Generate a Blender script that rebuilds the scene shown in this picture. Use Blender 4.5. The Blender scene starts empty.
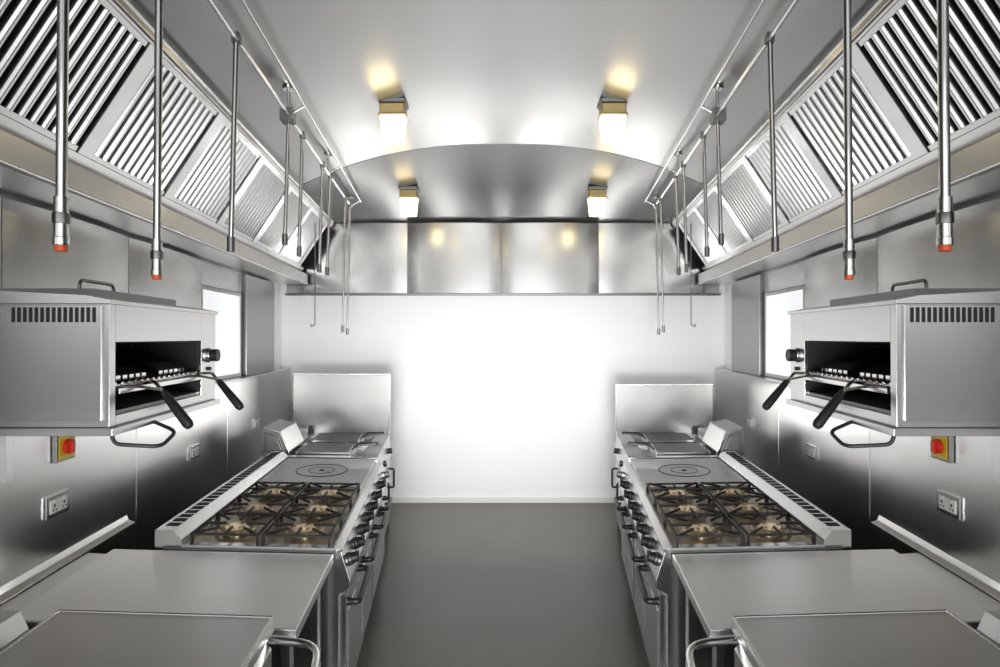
import bpy, bmesh, math
from mathutils import Vector, Matrix
T=0.1125; S=0.06; H=1.83; D=6.2

# ---------------- materials ----------------
def newmat(name):
    m=bpy.data.materials.new(name); m.use_nodes=True
    nt=m.node_tree; b=nt.nodes['Principled BSDF']; return m,nt,b
def steel(name,base=0.62,rough=0.24,scale=(40,0.8,40),wav=0.14,bscale=1.6,tint=(1,0.996,0.982),var=0.05):
    m,nt,b=newmat(name); N=nt.nodes; L=nt.links
    b.inputs['Metallic'].default_value=1
    tc=N.new('ShaderNodeTexCoord'); mp=N.new('ShaderNodeMapping'); mp.inputs['Scale'].default_value=scale
    n=N.new('ShaderNodeTexNoise'); n.inputs['Scale'].default_value=3; n.inputs['Detail'].default_value=2
    L.new(tc.outputs['Object'],mp.inputs[0]); L.new(mp.outputs[0],n.inputs['Vector'])
    r=N.new('ShaderNodeMapRange'); r.inputs['To Min'].default_value=rough-0.015; r.inputs['To Max'].default_value=rough+0.015
    L.new(n.outputs['Fac'],r.inputs['Value']); L.new(r.outputs[0],b.inputs['Roughness'])
    n2=N.new('ShaderNodeTexNoise'); n2.inputs['Scale'].default_value=bscale; n2.inputs['Detail'].default_value=0
    L.new(tc.outputs['Object'],n2.inputs['Vector'])
    cr=N.new('ShaderNodeMapRange'); cr.inputs['To Min'].default_value=base*(1-var); cr.inputs['To Max'].default_value=base*(1+var)
    L.new(n.outputs['Fac'],cr.inputs['Value'])
    mx=N.new('ShaderNodeVectorMath'); mx.operation='SCALE'; mx.inputs[0].default_value=tint
    L.new(cr.outputs[0],mx.inputs['Scale']); L.new(mx.outputs[0],b.inputs['Base Color'])
    if wav>0:
        bp=N.new('ShaderNodeBump'); bp.inputs['Strength'].default_value=wav; bp.inputs['Distance'].default_value=0.05
        L.new(n2.outputs['Fac'],bp.inputs['Height']); L.new(bp.outputs[0],b.inputs['Normal'])
    return m
def plain(name,col,rough=0.5,metal=0.0,nz=0.12,ns=8,emit=None,es=0):
    m,nt,b=newmat(name); N=nt.nodes; L=nt.links
    b.inputs['Roughness'].default_value=rough; b.inputs['Metallic'].default_value=metal
    tc=N.new('ShaderNodeTexCoord'); n=N.new('ShaderNodeTexNoise'); n.inputs['Scale'].default_value=ns; n.inputs['Detail'].default_value=4
    L.new(tc.outputs['Object'],n.inputs['Vector'])
    r=N.new('ShaderNodeMapRange'); r.inputs['To Min'].default_value=1-nz; r.inputs['To Max'].default_value=1+nz*0.5
    L.new(n.outputs['Fac'],r.inputs['Value'])
    mx=N.new('ShaderNodeVectorMath'); mx.operation='SCALE'; mx.inputs[0].default_value=col
    L.new(r.outputs[0],mx.inputs['Scale']); L.new(mx.outputs[0],b.inputs['Base Color'])
    if emit:
        b.inputs['Emission Color'].default_value=(*emit,1); b.inputs['Emission Strength'].default_value=es
    return m
ST=steel('brushed_steel')
STW=steel('wall_cladding_steel',base=0.7,rough=0.30,wav=0.14,var=0.03)
STV=steel('brushed_steel_vertical',base=0.56,scale=(40,40,0.8),rough=0.24,wav=0.22,var=0.04)
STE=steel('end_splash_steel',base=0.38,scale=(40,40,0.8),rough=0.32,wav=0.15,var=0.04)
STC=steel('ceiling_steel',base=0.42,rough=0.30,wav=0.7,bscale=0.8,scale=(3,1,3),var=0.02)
STC2=steel('ceiling_end_steel_shaded',base=0.27,rough=0.30,wav=0.5,bscale=0.9,scale=(3,1,3),var=0.02)  # ceiling steel with a darker base: shade of the far section painted in
STT=steel('worktop_steel',base=0.94,rough=0.38,wav=0.2,var=0.02)
STN=steel('appliance_lid_steel',base=0.68,rough=0.36,wav=0.2,var=0.02)
STD=steel('dark_steel',base=0.25,rough=0.4,wav=0.05)
STB=steel('polished_steel',base=0.72,rough=0.18,wav=0.0)
SOL=steel('solid_top_iron',base=0.55,rough=0.38,wav=0.02)
BLK=plain('black_plastic',(0.012,0.012,0.012),0.45)
IRON=plain('cast_iron',(0.03,0.028,0.026),0.5,0.3)
DARK=plain('dark_interior',(0.012,0.012,0.012),0.7)
BRASS=plain('burner_brass',(0.92,0.74,0.48),0.28,0.9)
TRAY=plain('burner_tray',(0.6,0.52,0.38),0.35,0.9)
WHITE=plain('white_wall_paint',(0.94,0.94,0.94),0.6,nz=0.02)
TRIM=plain('white_trim',(0.82,0.82,0.8),0.5,nz=0.03)
FLOOR=plain('resin_floor',(0.145,0.137,0.122),0.34,nz=0.2,ns=2.5)
RED=plain('red_plastic',(0.7,0.03,0.01),0.35)
REDM=plain('red_nozzle',(0.55,0.08,0.02),0.4)
YEL=plain('yellow_plastic',(0.75,0.55,0.03),0.4)
GLOW=plain('lamp_glass',(1,0.95,0.85),0.3,emit=(1,0.82,0.48),es=4.0)
HOUS=plain('lamp_housing_amber',(0.42,0.33,0.16),0.35,0.6,emit=(1,0.65,0.15),es=0.06)
DAY=plain('frosted_daylight_glass',(0.9,0.93,0.95),0.4,nz=0.02,emit=(0.95,0.97,1),es=0.65)
SOCK=plain('socket_white',(0.75,0.75,0.73),0.4)

# ---------------- builder ----------------
def mapper(side,skew=S):
    def f(p):
        u,v,z=p
        x=u-T*v; y=v-skew*(u+0.9)
        return Vector((x if side<0 else -x, y, z))
    return f
ident=lambda p:Vector(p)
class B:
    def __init__(s,name,mp=ident): s.n=name; s.mp=mp; s.bm=bmesh.new(); s.m=[]
    def mi(s,mat):
        if mat not in s.m: s.m.append(mat)
        return s.m.index(mat)
    def hull(s,bot,top,mat):
        i=s.mi(mat); a=[s.bm.verts.new(p) for p in bot]; b=[s.bm.verts.new(p) for p in top]; n=len(a)
        fs=[s.bm.faces.new(a[::-1]),s.bm.faces.new(b)]
        for k in range(n): fs.append(s.bm.faces.new((a[k],a[(k+1)%n],b[(k+1)%n],b[k])))
        for f in fs: f.material_index=i
        return fs
    def box(s,u0,u1,v0,v1,z0,z1,mat):
        s.hull([(u0,v0,z0),(u1,v0,z0),(u1,v1,z0),(u0,v1,z0)],[(u0,v0,z1),(u1,v0,z1),(u1,v1,z1),(u0,v1,z1)],mat)
    def prism(s,prof,v0,v1,mat):
        s.hull([(u,v0,z) for u,z in prof],[(u,v1,z) for u,z in prof],mat)
    def tube(s,pts,r,mat,seg=12,closed=False,radii=None):
        i=s.mi(mat); P=[Vector(p) for p in pts]; n=len(P); rings=[]; prev=None
        for k in range(n):
            if closed: d=(P[(k+1)%n]-P[k-1]).normalized()
            else: d=(P[min(k+1,n-1)]-P[max(k-1,0)]).normalized()
            if prev is None:
                a=Vector((0,0,1)) if abs(d.z)<0.9 else Vector((1,0,0)); x=d.cross(a).normalized()
            else: x=(prev-d*prev.dot(d)).normalized()
            prev=x; y=d.cross(x); rr=radii[k] if radii else r
            rings.append([s.bm.verts.new(P[k]+(x*math.cos(2*math.pi*j/seg)+y*math.sin(2*math.pi*j/seg))*rr) for j in range(seg)])
        m=n if closed else n-1
        for k in range(m):
            A=rings[k];C=rings[(k+1)%n]
            for j in range(seg):
                f=s.bm.faces.new((A[j],A[(j+1)%seg],C[(j+1)%seg],C[j])); f.material_index=i; f.smooth=True
        if not closed:
            for R,rev in ((rings[0],1),(rings[-1],0)):
                f=s.bm.faces.new(R[::-1] if rev else R); f.material_index=i
                for e in f.edges: e.smooth=False
    def cyl(s,p0,p1,r,mat,seg=20,r2=None): s.tube([p0,p1],r,mat,seg,radii=[r,r2 if r2 is not None else r])
    def ring(s,c,R,r,mat,n=28,seg=8,su=1,sv=1):
        s.tube([(c[0]+su*R*math.cos(2*math.pi*k/n),c[1]+sv*R*math.sin(2*math.pi*k/n),c[2]) for k in range(n)],r,mat,seg,closed=True)
    def done(s,bevel=0.003,segs=2):
        for v in s.bm.verts: v.co=s.mp(v.co)
        bmesh.ops.recalc_face_normals(s.bm,faces=s.bm.faces)
        xs=[v.co.x for v in s.bm.verts]; ys=[v.co.y for v in s.bm.verts]; zs=[v.co.z for v in s.bm.verts]
        o=Vector(((min(xs)+max(xs))/2,(min(ys)+max(ys))/2,min(zs)))
        for v in s.bm.verts: v.co-=o
        me=bpy.data.meshes.new(s.n); s.bm.to_mesh(me); s.bm.free()
        for m in s.m: me.materials.append(m)
        ob=bpy.data.objects.new(s.n,me); ob.location=o; bpy.context.collection.objects.link(ob)
        if bevel:
            md=ob.modifiers.new('bevel','BEVEL'); md.width=bevel; md.segments=segs; md.limit_method='ANGLE'; md.angle_limit=math.radians(50); md.use_clamp_overlap=True
        return ob
def bend(pts,rad=0.03,n=5):
    P=[Vector(p) for p in pts]; out=[P[0]]
    for k in range(1,len(P)-1):
        a=(P[k-1]-P[k]);c=(P[k+1]-P[k]); r=min(rad,a.length*.45,c.length*.45)
        A=P[k]+a.normalized()*r; C=P[k]+c.normalized()*r
        for j in range(n+1):
            t=j/n; out.append((1-t)**2*A+2*t*(1-t)*P[k]+t*t*C)
    out.append(P[-1]); return out

# ---------------- room ----------------
b=B('floor'); b.box(-3.2,3.2,-1.2,6.5,-0.1,0,FLOOR); b.done(0)
b=B('wall_back'); b.box(-3.0,3.0,D,D+0.12,0,3.3,WHITE); b.done(0)
b=B('baseboard_back'); b.box(-1.35,1.35,D-0.02,D-0.001,0.0,0.06,TRIM); b.done(0.004)
b=B('steel_wall_panel_band')
edges=[-2.38,-1.05,-0.02,1.05,2.38]
for a,c in zip(edges[:-1],edges[1:]):
    a+=0.004;c-=0.004;n=14; pf=[]
    for k in range(n+1):
        t=k/n; pf.append((a+(c-a)*t, D-0.045-0.035*(1-(2*t-1)**2)**0.7))
    bot=[(x,y,2.31) for x,y in pf]+[(c,D-0.01,2.31),(a,D-0.01,2.31)]
    top=[(x,y,3.08) for x,y in pf]+[(c,D-0.01,3.08),(a,D-0.01,3.08)]
    fs=b.hull(bot,top,STV)
    for f in fs[2:2+n]: f.smooth=True
    for f in fs[:2]:
        for e in f.edges: e.smooth=False
b.box(-2.38,2.38,D-0.09,D-0.005,2.285,2.305,STD)
b.done(0)
def edge(Y): return 1.18+T*Y
def arch(x,Y):
    e=edge(min(Y,4.6)); return 3.06+0.36*(1-min(1,abs(x/e))**2.4)
def zc(x,Y):
    if Y<=4.6: return arch(x,Y)
    t=(Y-4.6)/1.6; t=min(1,t)
    xx=x/edge(Y)*edge(4.6)
    return (arch(xx,4.6)-0.004)*(1-t)+3.085*t
b=B('ceiling')
def sheet(ys,mat):
    i=b.mi(mat); G=[]
    for Y in ys:
        e=edge(Y); G.append([b.bm.verts.new((e*(k/24),Y,zc(e*k/24,Y+ (1e-4 if ys[0]>4.5 else 0)))) for k in range(-24,25)])
    for r in range(len(ys)-1):
        for k in range(48):
            f=b.bm.faces.new((G[r][k],G[r][k+1],G[r+1][k+1],G[r+1][k])); f.material_index=i; f.smooth=True
    return G
g1=sheet([-1.2+5.8*k/16 for k in range(17)],STC)
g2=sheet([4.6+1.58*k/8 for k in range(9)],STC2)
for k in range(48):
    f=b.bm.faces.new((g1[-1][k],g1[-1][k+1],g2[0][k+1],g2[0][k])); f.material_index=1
for q in (g1[-1],g2[0]):
    for k in range(48):
        e=b.bm.edges.get((q[k],q[k+1])); e.smooth=False
ce=b.done(0)
so=ce.modifiers.new('s','SOLIDIFY'); so.thickness=0.03; so.offset=1
if sum(p.normal.z for p in ce.data.polygons)<0: so.offset=-1

names={-1:'left',1:'right'}
for sd in (-1,1):
    M0=mapper(sd,0.0); M=mapper(sd)
    far=6.08
    b=B('wall_'+names[sd],M0); b.box(-1.9,-1.76,-1.1,6.18,0,3.2,WHITE); b.done(0)
    b=B('window_%d'%(1 if sd<0 else 2),M0)
    b.box(-1.757,-1.745,4.10,4.86,1.52,2.18,DAY)
    for q in ((4.07,4.10),(4.86,4.89)): b.box(-1.758,-1.735,q[0],q[1],1.488,2.21,TRIM)
    b.box(-1.758,-1.735,4.10,4.86,1.488,1.52,TRIM); b.box(-1.758,-1.735,4.10,4.86,2.18,2.21,TRIM)
    b.done(0.003)
    b=B('steel_splashback_panelling',M0)
    js=[-1.0,0.5,1.75,3.01,4.3,6.12]
    for a,c in zip(js[:-1],js[1:]):
        b.box(-1.755,-1.63,a+0.003,c-0.003,0.0,1.47,STW)
    b.box(-1.755,-1.625,-1.0,6.12,1.472,1.484,STW)
    b.prism([(-1.629,0.83),(-1.585,0.83),(-1.585,0.868),(-1.618,0.878),(-1.629,0.905)],0.6,2.92,STW)
    b.done(0.002)
    b=B('steel_upper_wall_panelling',M0)
    js=[-1.0,0.4,1.3,2.2,3.1,4.05]
    for a,c in zip(js[:-1],js[1:]):
        n=10;pf=[]
        for k in range(n+1):
            t=k/n; pf.append((-1.725+0.03*(1-(2*t-1)**2)**0.8,a+0.003+(c-a-0.006)*t))
        bot=[(u,v,1.49) for u,v in pf]+[(-1.755,c-0.003,1.49),(-1.755,a+0.003,1.49)]
        fs=b.hull(bot,[(u,v,2.38) for u,v,_ in bot],STV)
        for f in fs[2:2+n]: f.smooth=True
        for f in fs[:2]:
            for e in f.edges: e.smooth=False
    b.box(-1.755,-1.74,4.055,4.91,2.215,2.38,STV)
    b.done(0)
    b=B('steel_wall_pillar',M0); b.box(-1.755,-1.70,4.92,5.75,1.487,2.38,STE)
    b.done(0.003)
    # ---- hood ----
    b=B('extraction_hood',M0)
    LT=(-1.50,2.56); UT=(-1.17,3.06)
    b.prism([(-1.755,2.40),(-1.46,2.40),(-1.44,2.415),(-1.44,2.51),(-1.46,2.52),(-1.52,2.52),(-1.755,2.55)],-1.0,far,STW)
    b.tube([(-1.437,-1.0,2.405),(-1.437,far,2.405)],0.008,STB)
    b.prism([(-1.755,2.551),(-1.50,2.53),(-1.60,2.62),(-1.25,3.14),(-1.755,3.14)],-1.0,far,DARK)
    b.prism([(-1.22,3.02),(-1.165,3.04),(-1.15,3.10),(-1.25,3.13)],-1.0,far,ST)
    du=UT[0]-LT[0]; dz=UT[1]-LT[1]; ln=math.hypot(du,dz); tx,tz=du/ln,dz/ln; nx,nz=tz,-tx
    def pt(s_,v,o): return (LT[0]+tx*s_+nx*o, v, LT[1]+tz*s_+nz*o)
    def slab(s0,s1,v0,v1,o0,o1,mat):
        b.hull([pt(s0,v0,o0),pt(s1,v0,o0),pt(s1,v1,o0),pt(s0,v1,o0)],[pt(s0,v0,o1),pt(s1,v0,o1),pt(s1,v1,o1),pt(s0,v1,o1)],mat)
    slab(-0.03,0.03,-1,far,-0.03,0.008,ST); slab(ln-0.035,ln+0.02,-1,far,-0.03,0.008,ST)
    v=2.32-0.71*4
    while v<6.05:
        v1=min(v+0.71,far)
        slab(0.03,ln-0.03,v-0.045,min(v+0.045,far),-0.03,0.01,ST)
        a=v+0.05; c=v1-0.05
        if c-a>0.2:
            slab(0.03,0.055,a,c,-0.02,0.004,ST); slab(ln-0.06,ln-0.035,a,c,-0.02,0.004,ST)
            nb=11; w=(c-a)/nb
            for k in range(nb):
                q=a+w*(k+0.5)
                pr=[(-0.28*w,-0.012),(-0.22*w,0.0),(-0.10*w,0.010),(0.10*w,0.010),(0.22*w,0.0),(0.28*w,-0.012)]
                b.hull([pt(0.05,q+e,o-0.004) for e,o in pr],[pt(ln-0.055,q+e,o-0.004) for e,o in pr],ST)
        v+=0.71
    b.done(0.0015,1)
    # ---- overhead pipe rack ----
    b=B('overhead_pipe_rack',M0)
    ru=-0.84; rz=3.06
    b.tube([(ru,-0.6,rz),(ru,5.3,rz)],0.011,STB)
    b.tube([(ru+0.09,-0.6,rz+0.05),(ru+0.09,5.3,rz+0.05)],0.007,STB)
    for v in (0.3,1.9,3.1,4.2,5.25):
        x=abs(ru-T*v); zt=zc(x,v)
        b.cyl((ru,v,rz),(ru,v,zt-0.001),0.008,STB); b.cyl((ru,v,zt-0.02),(ru,v,zt-0.002),0.03,STB)
        b.tube([(ru,v,rz),(ru+0.09,v,rz+0.05)],0.007,STB)
    for v,zb in ((2.3,2.21),(3.1,2.37),(3.41,2.35),(3.99,2.32),(4.27,2.33),(4.95,1.90),(5.2,1.88)):
        r=0.011 if v<4.5 else 0.009
        b.cyl((ru,v,rz),(ru-0.02,v,zb),r,STB,12)
        b.cyl((ru-0.02,v,zb-0.03),(ru-0.02,v,zb+0.03),r+0.005,STD,12)
        b.box(ru-0.016,ru+0.016,v-0.016,v+0.016,rz-0.02,rz+0.02,STD)
    b.box(ru-0.04,ru+0.03,3.06,3.14,rz-0.04,rz+0.03,STD)
    b.tube(bend([(-1.24,5.55,2.98),(-1.24,5.55,1.95),(-1.27,5.5,1.93),(-1.27,5.5,1.96)],0.01),0.005,STD,8)
    b.done(0)
    for v,zb in ((1.24,2.02),(1.66,2.0)):
        b=B('hanging_drop_pipe',M0); u=-0.84
        zt=zc(abs(u-T*v),v)
        b.cyl((u+0.005,v,zt+0.004),(u,v,zb+0.08),0.0115,STB,16)
        b.cyl((u+0.005,v,zt-0.015),(u+0.005,v,zt+0.004),0.03,STB)
        b.cyl((u,v,zb+0.03),(u,v,zb+0.12),0.015,STB,16); b.cyl((u,v,zb+0.06),(u,v,zb+0.085),0.018,STD,6)
        b.cyl((u,v,zb+0.012),(u,v,zb+0.03),0.017,STB,16)
        b.cyl((u,v,zb),(u,v,zb+0.014),0.013,REDM,16)
        b.done(0.001,1)
    # ---- range cooker ----
    F=-0.41; R=-1.24
    b=B('gas_range_cooker',M)
    v0,vm,v1=2.49,3.47,4.24
    for a,c in ((v0,vm-0.003),(vm+0.003,v1)):
        b.prism([(R,0.14),(F-0.03,0.14),(F-0.03,0.70),(F+0.02,0.73),(F+0.02,0.76),(F-0.02,0.885),(R,0.885)],a,c,ST)
        mid=(a+c)/2
        for p,q in ((a+0.02,mid-0.005),(mid+0.005,c-0.02)):
            b.box(F-0.032,F,p,q,0.2,0.69,ST)
            b.box(F-0.001,F+0.004,p+0.05,q-0.05,0.26,0.60,ST)
            hv=[p+0.05,q-0.05]
            b.tube(bend([(F-0.002,hv[0],0.64),(F+0.05,hv[0],0.64),(F+0.05,hv[1],0.64),(F-0.002,hv[1],0.64)],0.03),0.014,BLK)
            for h in hv: b.cyl((F-0.002,h,0.64),(F+0.015,h,0.64),0.018,BLK)
        b.box(R+0.05,F-0.07,a+0.02,c-0.02,0.03,0.15,DARK)
        for p in (a+0.06,c-0.06):
            for uu in (F-0.08,R+0.08): b.cyl((uu,p,0.0),(uu,p,0.15),0.02,STB)
        k=5 if a<3 else 3
        for j in range(k):
            vv=a+(c-a)*(j+0.5)/k
            n_=Vector((0.125,0,0.04)).normalized(); c0=Vector((F+0.002,vv,0.82))
            b.cyl(c0,c0+n_*0.010,0.030,STD); b.cyl(c0+n_*0.01,c0+n_*0.042,0.026,BLK,20,0.021)
            c1=c0+n_*0.04; b.box(c1.x-0.012,c1.x+0.006,vv-0.005,vv+0.005,0.81,0.858,BLK)
    b.prism([(F-0.05,0.886),(F-0.015,0.886),(F-0.012,0.9),(F-0.05,0.905)],v0,v1,STB)
    hu0,hu1,hv0,hv1=R+0.10,F-0.07,v0+0.04,vm-0.03
    b.box(R,hu0,v0,v1,0.886,0.902,ST)
    b.box(hu1,F-0.05,v0,v1,0.886,0.902,ST)
    b.box(hu0,hu1,v0,hv0,0.886,0.902,ST)
    b.box(hu0,hu1,hv0,hv1,0.886,0.890,TRAY)
    bu=(hu1-hu0)/2; bv=(hv1-hv0)/3
    for i_ in range(2):
        for j in range(3):
            cu=hu0+bu*(i_+0.5); cv=hv0+bv*(j+0.5)
            b.cyl((cu,cv,0.888),(cu,cv,0.895),0.105,TRAY,28,0.095)
            b.cyl((cu,cv,0.894),(cu,cv,0.912),0.055,STB,24,0.06)
            b.cyl((cu,cv,0.912),(cu,cv,0.924),0.066,BRASS,24,0.056)
            b.cyl((cu,cv,0.924),(cu,cv,0.929),0.03,BRASS,20)
            b.ring((cu,cv,0.912),0.085,0.007,BRASS)
            a0,a1=cu-bu/2+0.012,cu+bu/2-0.012; c0,c1=cv-bv/2+0.008,cv+bv/2-0.008
            zt=0.945
            for (p,q) in (((a0,c0),(a1,c0)),((a1,c0),(a1,c1)),((a1,c1),(a0,c1)),((a0,c1),(a0,c0))):
                x0,x1=sorted((p[0],q[0])); y0,y1=sorted((p[1],q[1]))
                b.box(x0-0.005,x1+0.005,y0-0.005,y1+0.005,zt-0.014,zt-0.004,IRON)
            for p in ((a0,c0),(a1,c0),(a1,c1),(a0,c1)): b.box(p[0]-0.007,p[0]+0.007,p[1]-0.007,p[1]+0.007,0.889,zt-0.004,IRON)
            for k in range(8):
                an=k*math.pi/4; dx,dy=math.cos(an),math.sin(an)
                tt=min((bu/2-0.012)/abs(dx) if abs(dx)>.01 else 9,(bv/2-0.008)/abs(dy) if abs(dy)>.01 else 9)
                s0=0.05 if k%2==0 else 0.08
                P0=Vector((cu+dx*s0,cv+dy*s0,0)); P1=Vector((cu+dx*tt,cv+dy*tt,0)); w=Vector((-dy,dx,0))*0.0042
                b.hull([P0-w+Vector((0,0,zt-0.012)),P0+w+Vector((0,0,zt-0.012)),P1+w+Vector((0,0,zt-0.012)),P1-w+Vector((0,0,zt-0.012))],
                       [P0-w+Vector((0,0,zt)),P0+w+Vector((0,0,zt)),P1+w+Vector((0,0,zt)),P1-w+Vector((0,0,zt))],IRON)
    b.box(hu0,hu1,vm-0.025,v1-0.02,0.886,0.915,SOL)
    cu,cv=(hu0+hu1)/2,(vm+v1)/2
    b.ring((cu,cv,0.9145),0.175,0.004,DARK,40,6); b.ring((cu,cv,0.9145),0.09,0.003,DARK,30,6)
    b.cyl((cu,cv,0.914),(cu,cv,0.917),0.02,DARK)
    b.prism([(R-0.04,0.886),(R+0.085,0.886),(R+0.085,0.925),(R+0.05,0.965),(R-0.04,0.965)],v0,v1,ST)
    n=26
    for k in range(n):
        vv=v0+0.05+(v1-v0-0.1)*(k+0.5)/n
        b.box(R-0.02,R+0.04,vv-0.022,vv+0.022,0.964,0.9665,DARK)
    b.done(0.002,2)
    # ---- fryer / far unit ----
    sp=1.47 if sd<0 else 1.37
    F=-0.46; R=-1.33
    b=B('twin_basket_fryer',M)
    v0,v1=4.26,5.3
    b.prism([(R,0.14),(F-0.03,0.14),(F-0.03,0.70),(F+0.01,0.73),(F-0.01,0.89),(R,0.89)],v0,v1,ST)
    b.box(R,R+0.12,v0,v1,0.891,0.915,ST); b.box(F-0.14,F-0.01,v0,v1,0.891,0.915,ST)
    for p,q in ((v0,v0+0.07),((v0+v1)/2-0.04,(v0+v1)/2+0.04),(v1-0.08,v1)): b.box(R+0.12,F-0.14,p,q,0.891,0.915,ST)
    b.box(R+0.12,F-0.14,v0+0.05,v1-0.05,0.8905,0.893,STD)
    mid=(v0+v1)/2
    for p,q in ((v0+0.1,mid-0.07),(mid+0.07,v1-0.11)):
        b.box(R+0.2,F-0.24,p,q,0.894,0.935,STB)
        b.box(R+0.215,F-0.255,p+0.015,q-0.015,0.935,0.937,STD)
        c=(p+q)/2
        b.tube(bend([(F-0.24,c-0.05,0.93),(F-0.2,c-0.05,0.965),(F-0.04,c-0.02,0.975),(F-0.04,c+0.02,0.975),(F-0.2,c+0.05,0.965),(F-0.24,c+0.05,0.93)],0.02),0.008,BLK,10)
    for p,q in ((v0+0.02,mid-0.01),(mid+0.01,v1-0.02)):
        b.box(F-0.032,F,p,q,0.16,0.69,ST)
        b.tube(bend([(F-0.002,q-0.1,0.45),(F+0.04,q-0.1,0.45),(F+0.04,q-0.1,0.62),(F-0.002,q-0.1,0.62)],0.02),0.01,BLK)
        c0=Vector((F,(p+q)/2,0.81)); b.cyl(c0,c0+Vector((0.035,0,0.006)),0.025,BLK)
    b.box(R+0.05,F-0.07,v0+0.02,v1-0.02,0.03,0.15,DARK)
    for p in (v0+0.06,v1-0.06):
        for uu in (F-0.08,R+0.08): b.cyl((uu,p,0.0),(uu,p,0.15),0.02,STB)
    b.prism([(R-0.04,0.916),(R+0.17,0.916),(R+0.17,0.95),(R+0.10,1.10),(R-0.04,1.13)],v0+0.02,v0+0.5,STE)
    b.prism([(R-0.02,0.945),(R+0.14,0.945),(R+0.085,1.08),(R-0.02,1.10)],v0+0.014,v0+0.0205,STD)
    b.prism([(R,0.965),(R+0.115,0.965),(R+0.07,1.06),(R,1.08)],v0+0.010,v0+0.0145,STE)
    b.tube([(R+0.17,v0+0.02,0.95),(R+0.10,v0+0.02,1.10),(R-0.04,v0+0.02,1.13)],0.006,STB,8)
    b.tube([(R+0.10,v0+0.02,1.10),(R+0.10,v0+0.5,1.10)],0.006,STB,8)
    b.box(R-0.02,R+0.09,v0+0.55,v1-0.06,0.916,0.98,ST)
    b.done(0.003)
    b=B('steel_end_splash_panel',M)
    b.box(-1.405,-0.475,5.325,5.345,0.0,sp,STE)
    b.box(-1.405,-0.473,5.315,5.35,sp,sp+0.012,ST); b.box(-0.477,-0.465,5.315,5.35,0.92,sp+0.012,ST)
    b.done(0.002)
    # ---- worktop ----
    b=B('steel_prep_table',M)
    wv0,wv1=1.84,2.47; wf=-0.46; wb=-1.46
    b.box(wb,wf,wv0,wv1,0.845,0.885,STT)
    b.prism([(wb-0.12,0.83),(wb-0.004,0.83),(wb-0.004,0.862),(wb-0.12,0.866)],wv0,wv1,STT)
    for uu in (wb+0.06,wf-0.07):
        for vv in (wv0+0.14,wv1-0.05):
            b.box(uu-0.02,uu+0.02,vv-0.02,vv+0.02,0.02,0.845,ST); b.cyl((uu,vv,0),(uu,vv,0.03),0.016,STD)
    b.box(wb+0.03,wf-0.03,wv0+0.1,wv1-0.03,0.24,0.27,STT)
    b.box(wb+0.05,wf-0.06,wv1-0.055,wv1-0.045,0.27,0.84,ST)
    b.box(wf-0.075,wf-0.06,wv0+0.1,wv1-0.03,0.79,0.845,ST)
    b.done(0.004)
    # ---- near unit ----
    b=B('countertop_oven_unit',M)
    nf=-0.52
    b.prism([(-1.24,0.12),(nf,0.12),(nf,0.86),(nf-0.03,0.895),(-1.24,0.895)],0.7,1.77,ST)
    b.prism([(-1.25,0.896),(nf-0.005,0.896),(nf-0.005,0.93),(nf-0.02,0.935),(-1.25,0.935)],0.7,1.82,STN)
    b.tube([(-1.245,1.815,0.935),(nf-0.012,1.815,0.935)],0.005,STB,8); b.tube([(nf-0.012,1.815,0.934),(nf-0.012,0.71,0.934)],0.004,STB,8)
    b.tube([(-1.245,1.815,0.935),(-1.245,0.71,0.935)],0.005,STB,8)
    b.box(nf,nf+0.03,0.74,1.74,0.2,0.8,ST)
    b.tube(bend([(nf-0.01,1.78,0.883),(nf+0.15,1.76,0.883),(nf+0.17,1.6,0.883),(nf+0.17,0.85,0.883),(nf+0.13,0.75,0.883),(nf-0.01,0.74,0.883)],0.09,8),0.013,STB,16)
    b.box(-1.2,nf-0.05,0.75,1.7,0.03,0.12,DARK)
    for p in (0.78,1.70):
        for uu in (nf-0.08,-1.18): b.cyl((uu,p,0.0),(uu,p,0.13),0.02,STB)
    b.box(-1.56,-1.26,0.7,1.79,0.3,0.885,ST)
    b.prism([(-1.56,0.886),(-1.33,0.886),(-1.36,0.945),(-1.54,0.945)],0.75,1.79,STN)
    for k in range(23):
        for j in range(4):
            vv=0.8+k*0.041; uu=-1.525+j*0.041
            b.box(uu,uu+0.022,vv,vv+0.026,0.944,0.947,DARK)
    b.done(0.003)
    # ---- salamander grill ----
    b=B('salamander_grill',M0)
    f=-0.95; g=-1.48; a,c=1.61,2.37; zb,zt=1.57,1.925
    oa,oc=a+0.03,c-0.14; ob_,ot=1.60,1.815
    b.box(g,f,a,oa,zb,zt,ST); b.box(g,f,oc,c,zb,zt,ST)
    b.box(g,f,oa,oc,ot,zt,ST); b.box(g,f,oa,oc,zb,ob_,ST); b.box(g,g+0.1,oa,oc,ob_,ot,DARK)
    b.box(g+0.1,f-0.012,oa,oa+0.004,ob_,ot,DARK); b.box(g+0.1,f-0.012,oc-0.004,oc,ob_,ot,DARK); b.box(g+0.1,f-0.012,oa,oc,ot-0.004,ot,DARK)
    b.box(g,f-0.02,a-0.008,a,zb+0.02,zt-0.004,STV)
    for k in range(15):
        uu=f-0.035-k*0.0165*1.0
        b.box(uu-0.010,uu,a-0.0095,a-0.0075,1.872,1.925-0.01,DARK)
    b.prism([(g,zt),(f+0.008,zt),(f+0.008,zt+0.012),(f-0.06,zt+0.025),(g,zt+0.05)],a-0.012,c+0.01,ST)
    b.box(g+0.05,f-0.12,a+0.12,c-0.1,zt+0.03,zt+0.055,STD)
    b.tube(bend([(g+0.25,a+0.3,zt+0.05),(g+0.25,a+0.3,zt+0.10),(g+0.25,a+0.5,zt+0.10),(g+0.25,a+0.5,zt+0.05)],0.05),0.006,STD,10)
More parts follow.
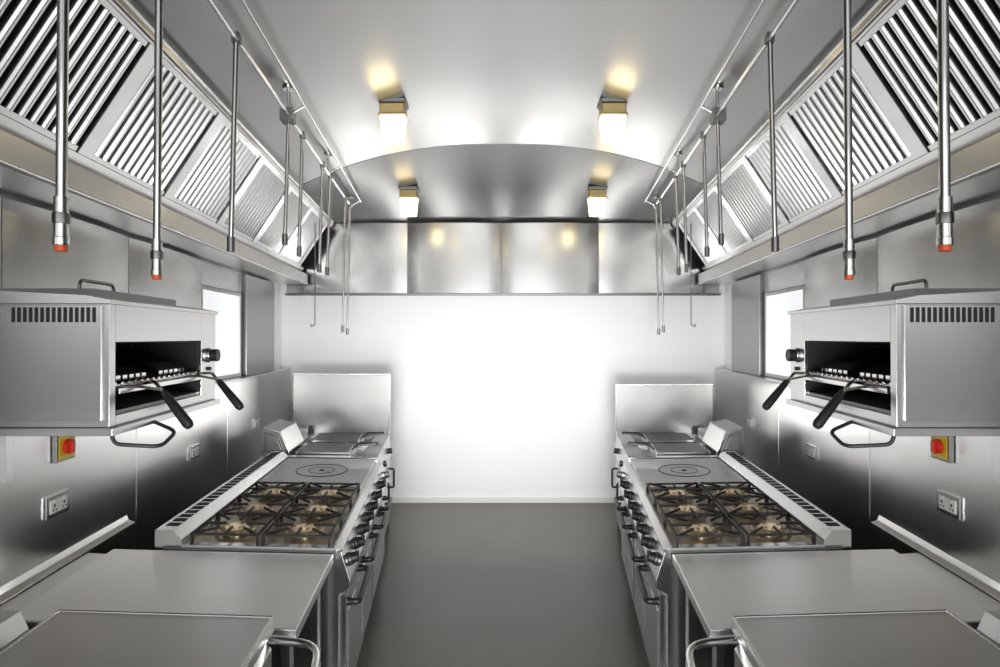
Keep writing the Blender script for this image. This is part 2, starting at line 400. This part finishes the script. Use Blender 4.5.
    b.box(g,f+0.02,a-0.02,c+0.0,zb-0.022,zb-0.001,ST)
    b.box(g+0.1,f-0.01,a+0.03,oc,ob_,ob_+0.012,STD)
    for k in range(6):
        vv=oa+0.05+k*0.1; b.cyl((g+0.12,vv,ot-0.02),(f-0.2,vv,ot-0.02),0.010,IRON,10)
    zr=1.69
    for k in range(16):
        vv=oa+0.02+k*(oc-oa-0.04)/15; b.cyl((g+0.12,vv,zr),(f-0.01,vv,zr),0.0055,STB,8)
    for uu in (g+0.14,-1.2,f-0.02): b.cyl((uu,oa+0.01,zr-0.006),(uu,oc-0.01,zr-0.006),0.007,STB,8)
    b.box(f-0.03,f+0.006,oa+0.01,oc-0.01,zr-0.028,zr-0.012,STB)
    for k in range(14):
        if k in (6,7): continue
        vv=oa+0.05+k*0.038; b.prism([(f-0.22,zr+0.006),(f-0.05,zr+0.006),(f-0.05,zr+0.02),(f-0.1,zr+0.045),(f-0.22,zr+0.045)],vv,vv+0.026,STB)
    for vv in (a+0.2,c-0.11):
        dv=-0.06
        b.tube(bend([(f-0.02,vv+0.05,zr-0.01),(f+0.03,vv,zr-0.005),(f+0.055,vv-0.01,zr-0.03),(f+0.075,vv-0.02,zr-0.06)],0.02),0.006,STB,10)
        b.tube(bend([(f-0.02,vv-0.12,zr-0.01),(f+0.02,vv-0.08,zr-0.012),(f+0.055,vv-0.01,zr-0.03)],0.02),0.005,STB,10)
        P0=Vector((f+0.06,vv-0.01,zr-0.035)); P1=Vector((f+0.17,vv+dv,zr-0.14))
        b.tube([P0,P0.lerp(P1,0.1),P0.lerp(P1,0.5),P0.lerp(P1,0.93),P1],0.014,BLK,14,radii=[0.009,0.0125,0.0155,0.0165,0.012])
    b.cyl((f,c-0.07,1.755),(f+0.012,c-0.07,1.755),0.03,STB); b.cyl((f+0.012,c-0.07,1.755),(f+0.04,c-0.07,1.755),0.025,BLK)
    b.cyl((f,c-0.07,1.70),(f+0.01,c-0.07,1.70),0.008,BLK)
    b.tube(bend([(f-0.03,a+0.06,zb-0.02),(f-0.02,a+0.06,zb-0.06),(f+0.10,a+0.1,zb-0.075),(f+0.10,a+0.2,zb-0.045),(f-0.0,a+0.22,zb-0.01)],0.03),0.006,BLK,10)
    for vv in (1.66,2.07):
        b.box(-1.622,g+0.02,vv,vv+0.04,zb-0.05,zb-0.02,ST)
        b.box(-1.624,-1.60,vv-0.005,vv+0.035,zb-0.28,zb-0.02,ST)
    b.box(-1.624,g,a+0.05,c-0.05,zb,zb+0.1,ST)
    b.done(0.0025)
    b=B('emergency_stop_switch',M0)
    b.box(-1.628,-1.606,2.35,2.47,1.30,1.42,STD); b.box(-1.606,-1.602,2.36,2.46,1.31,1.41,YEL); b.cyl((-1.602,2.41,1.36),(-1.585,2.41,1.36),0.032,RED,20); b.box(-1.586,-1.572,2.40,2.42,1.335,1.385,RED); b.done(0.002)
    for vv,zz in ((2.38,1.12),(3.71,1.07),(4.96,1.07)):
        b=B('wall_power_socket',M0)
        b.box(-1.628,-1.618,vv-0.07,vv+0.07,zz-0.045,zz+0.045,STB)
        b.box(-1.618,-1.614,vv-0.05,vv+0.05,zz-0.028,zz+0.028,SOCK)
        for q in (-0.03,0.03):
            b.box(-1.614,-1.612,vv+q-0.004,vv+q+0.004,zz-0.002,zz+0.010,DARK)
            b.box(-1.614,-1.612,vv+q-0.012,vv+q-0.006,zz-0.018,zz-0.01,DARK); b.box(-1.614,-1.612,vv+q+0.006,vv+q+0.012,zz-0.018,zz-0.01,DARK)
            b.box(-1.614,-1.609,vv+q-0.006,vv+q+0.006,zz+0.016,zz+0.024,SOCK)
        b.done(0.0015)

# ---------------- ceiling lamps ----------------
for x,y in ((-0.72,3.67),(0.72,3.67),(-0.89,5.3),(0.89,5.3)):
    zt=zc(abs(x),y)
    b=B('ceiling_bulkhead_lamp')
    b.box(x-0.09,x+0.09,y-0.07,y+0.07,zt-0.02,zt+0.012,STD)
    b.box(x-0.08,x+0.08,y-0.06,y+0.06,zt-0.085,zt-0.02,HOUS)
    bot=[];top=[]
    for k in range(16):
        an=2*math.pi*(k+0.5)/16; cx=abs(math.cos(an))**0.5*math.copysign(1,math.cos(an)); cy=abs(math.sin(an))**0.5*math.copysign(1,math.sin(an))
        bot.append((x+0.07*cx,y+0.05*cy,zt-0.255)); top.append((x+0.085*cx,y+0.06*cy,zt-0.09))
    b.hull(bot,top,GLOW)
    b.box(x-0.09,x+0.09,y-0.065,y+0.065,zt-0.1,zt-0.085,BRASS)
    b.done(0.012,3)

def area(name,loc,rot,sx,sy,e,col=(1,1,1),spread=180):
    l=bpy.data.lights.new(name,'AREA'); l.shape='RECTANGLE'; l.size=sx; l.size_y=sy; l.energy=e; l.color=col; l.spread=math.radians(spread)
    o=bpy.data.objects.new(name,l); o.location=loc; o.rotation_euler=rot; bpy.context.collection.objects.link(o)
area('added_front_fill',(0,-0.5,1.1),(math.radians(91),0,0),1.2,0.5,34,spread=85)  # unseen fill light added behind the camera to brighten the back wall
area('added_high_fill',(0,-0.9,2.5),(math.radians(75),0,0),2.8,1.2,16)  # added soft fill, high behind the camera, lifts the whole room
for sx in (-1,1):
    area('added_back_wall_wash',(0.9*sx,3.9,1.3),(math.radians(91),0,math.radians(-2*sx)),0.4,0.9,15,spread=145)  # unseen area lights added in mid-air to whiten the back wall

w=bpy.data.worlds.new('world'); bpy.context.scene.world=w; w.use_nodes=True
bg=w.node_tree.nodes['Background']; bg.inputs[0].default_value=(0.98,0.985,1,1); bg.inputs[1].default_value=0.78

cam=bpy.data.cameras.new('camera'); co=bpy.data.objects.new('camera',cam); bpy.context.collection.objects.link(co)
co.location=(0,0,H); co.rotation_euler=(math.radians(90.35),0,0); cam.lens=20.16; cam.sensor_width=36; cam.shift_x=-0.003; cam.clip_start=0.02
bpy.context.scene.camera=co
bpy.context.scene.view_settings.view_transform='Standard'
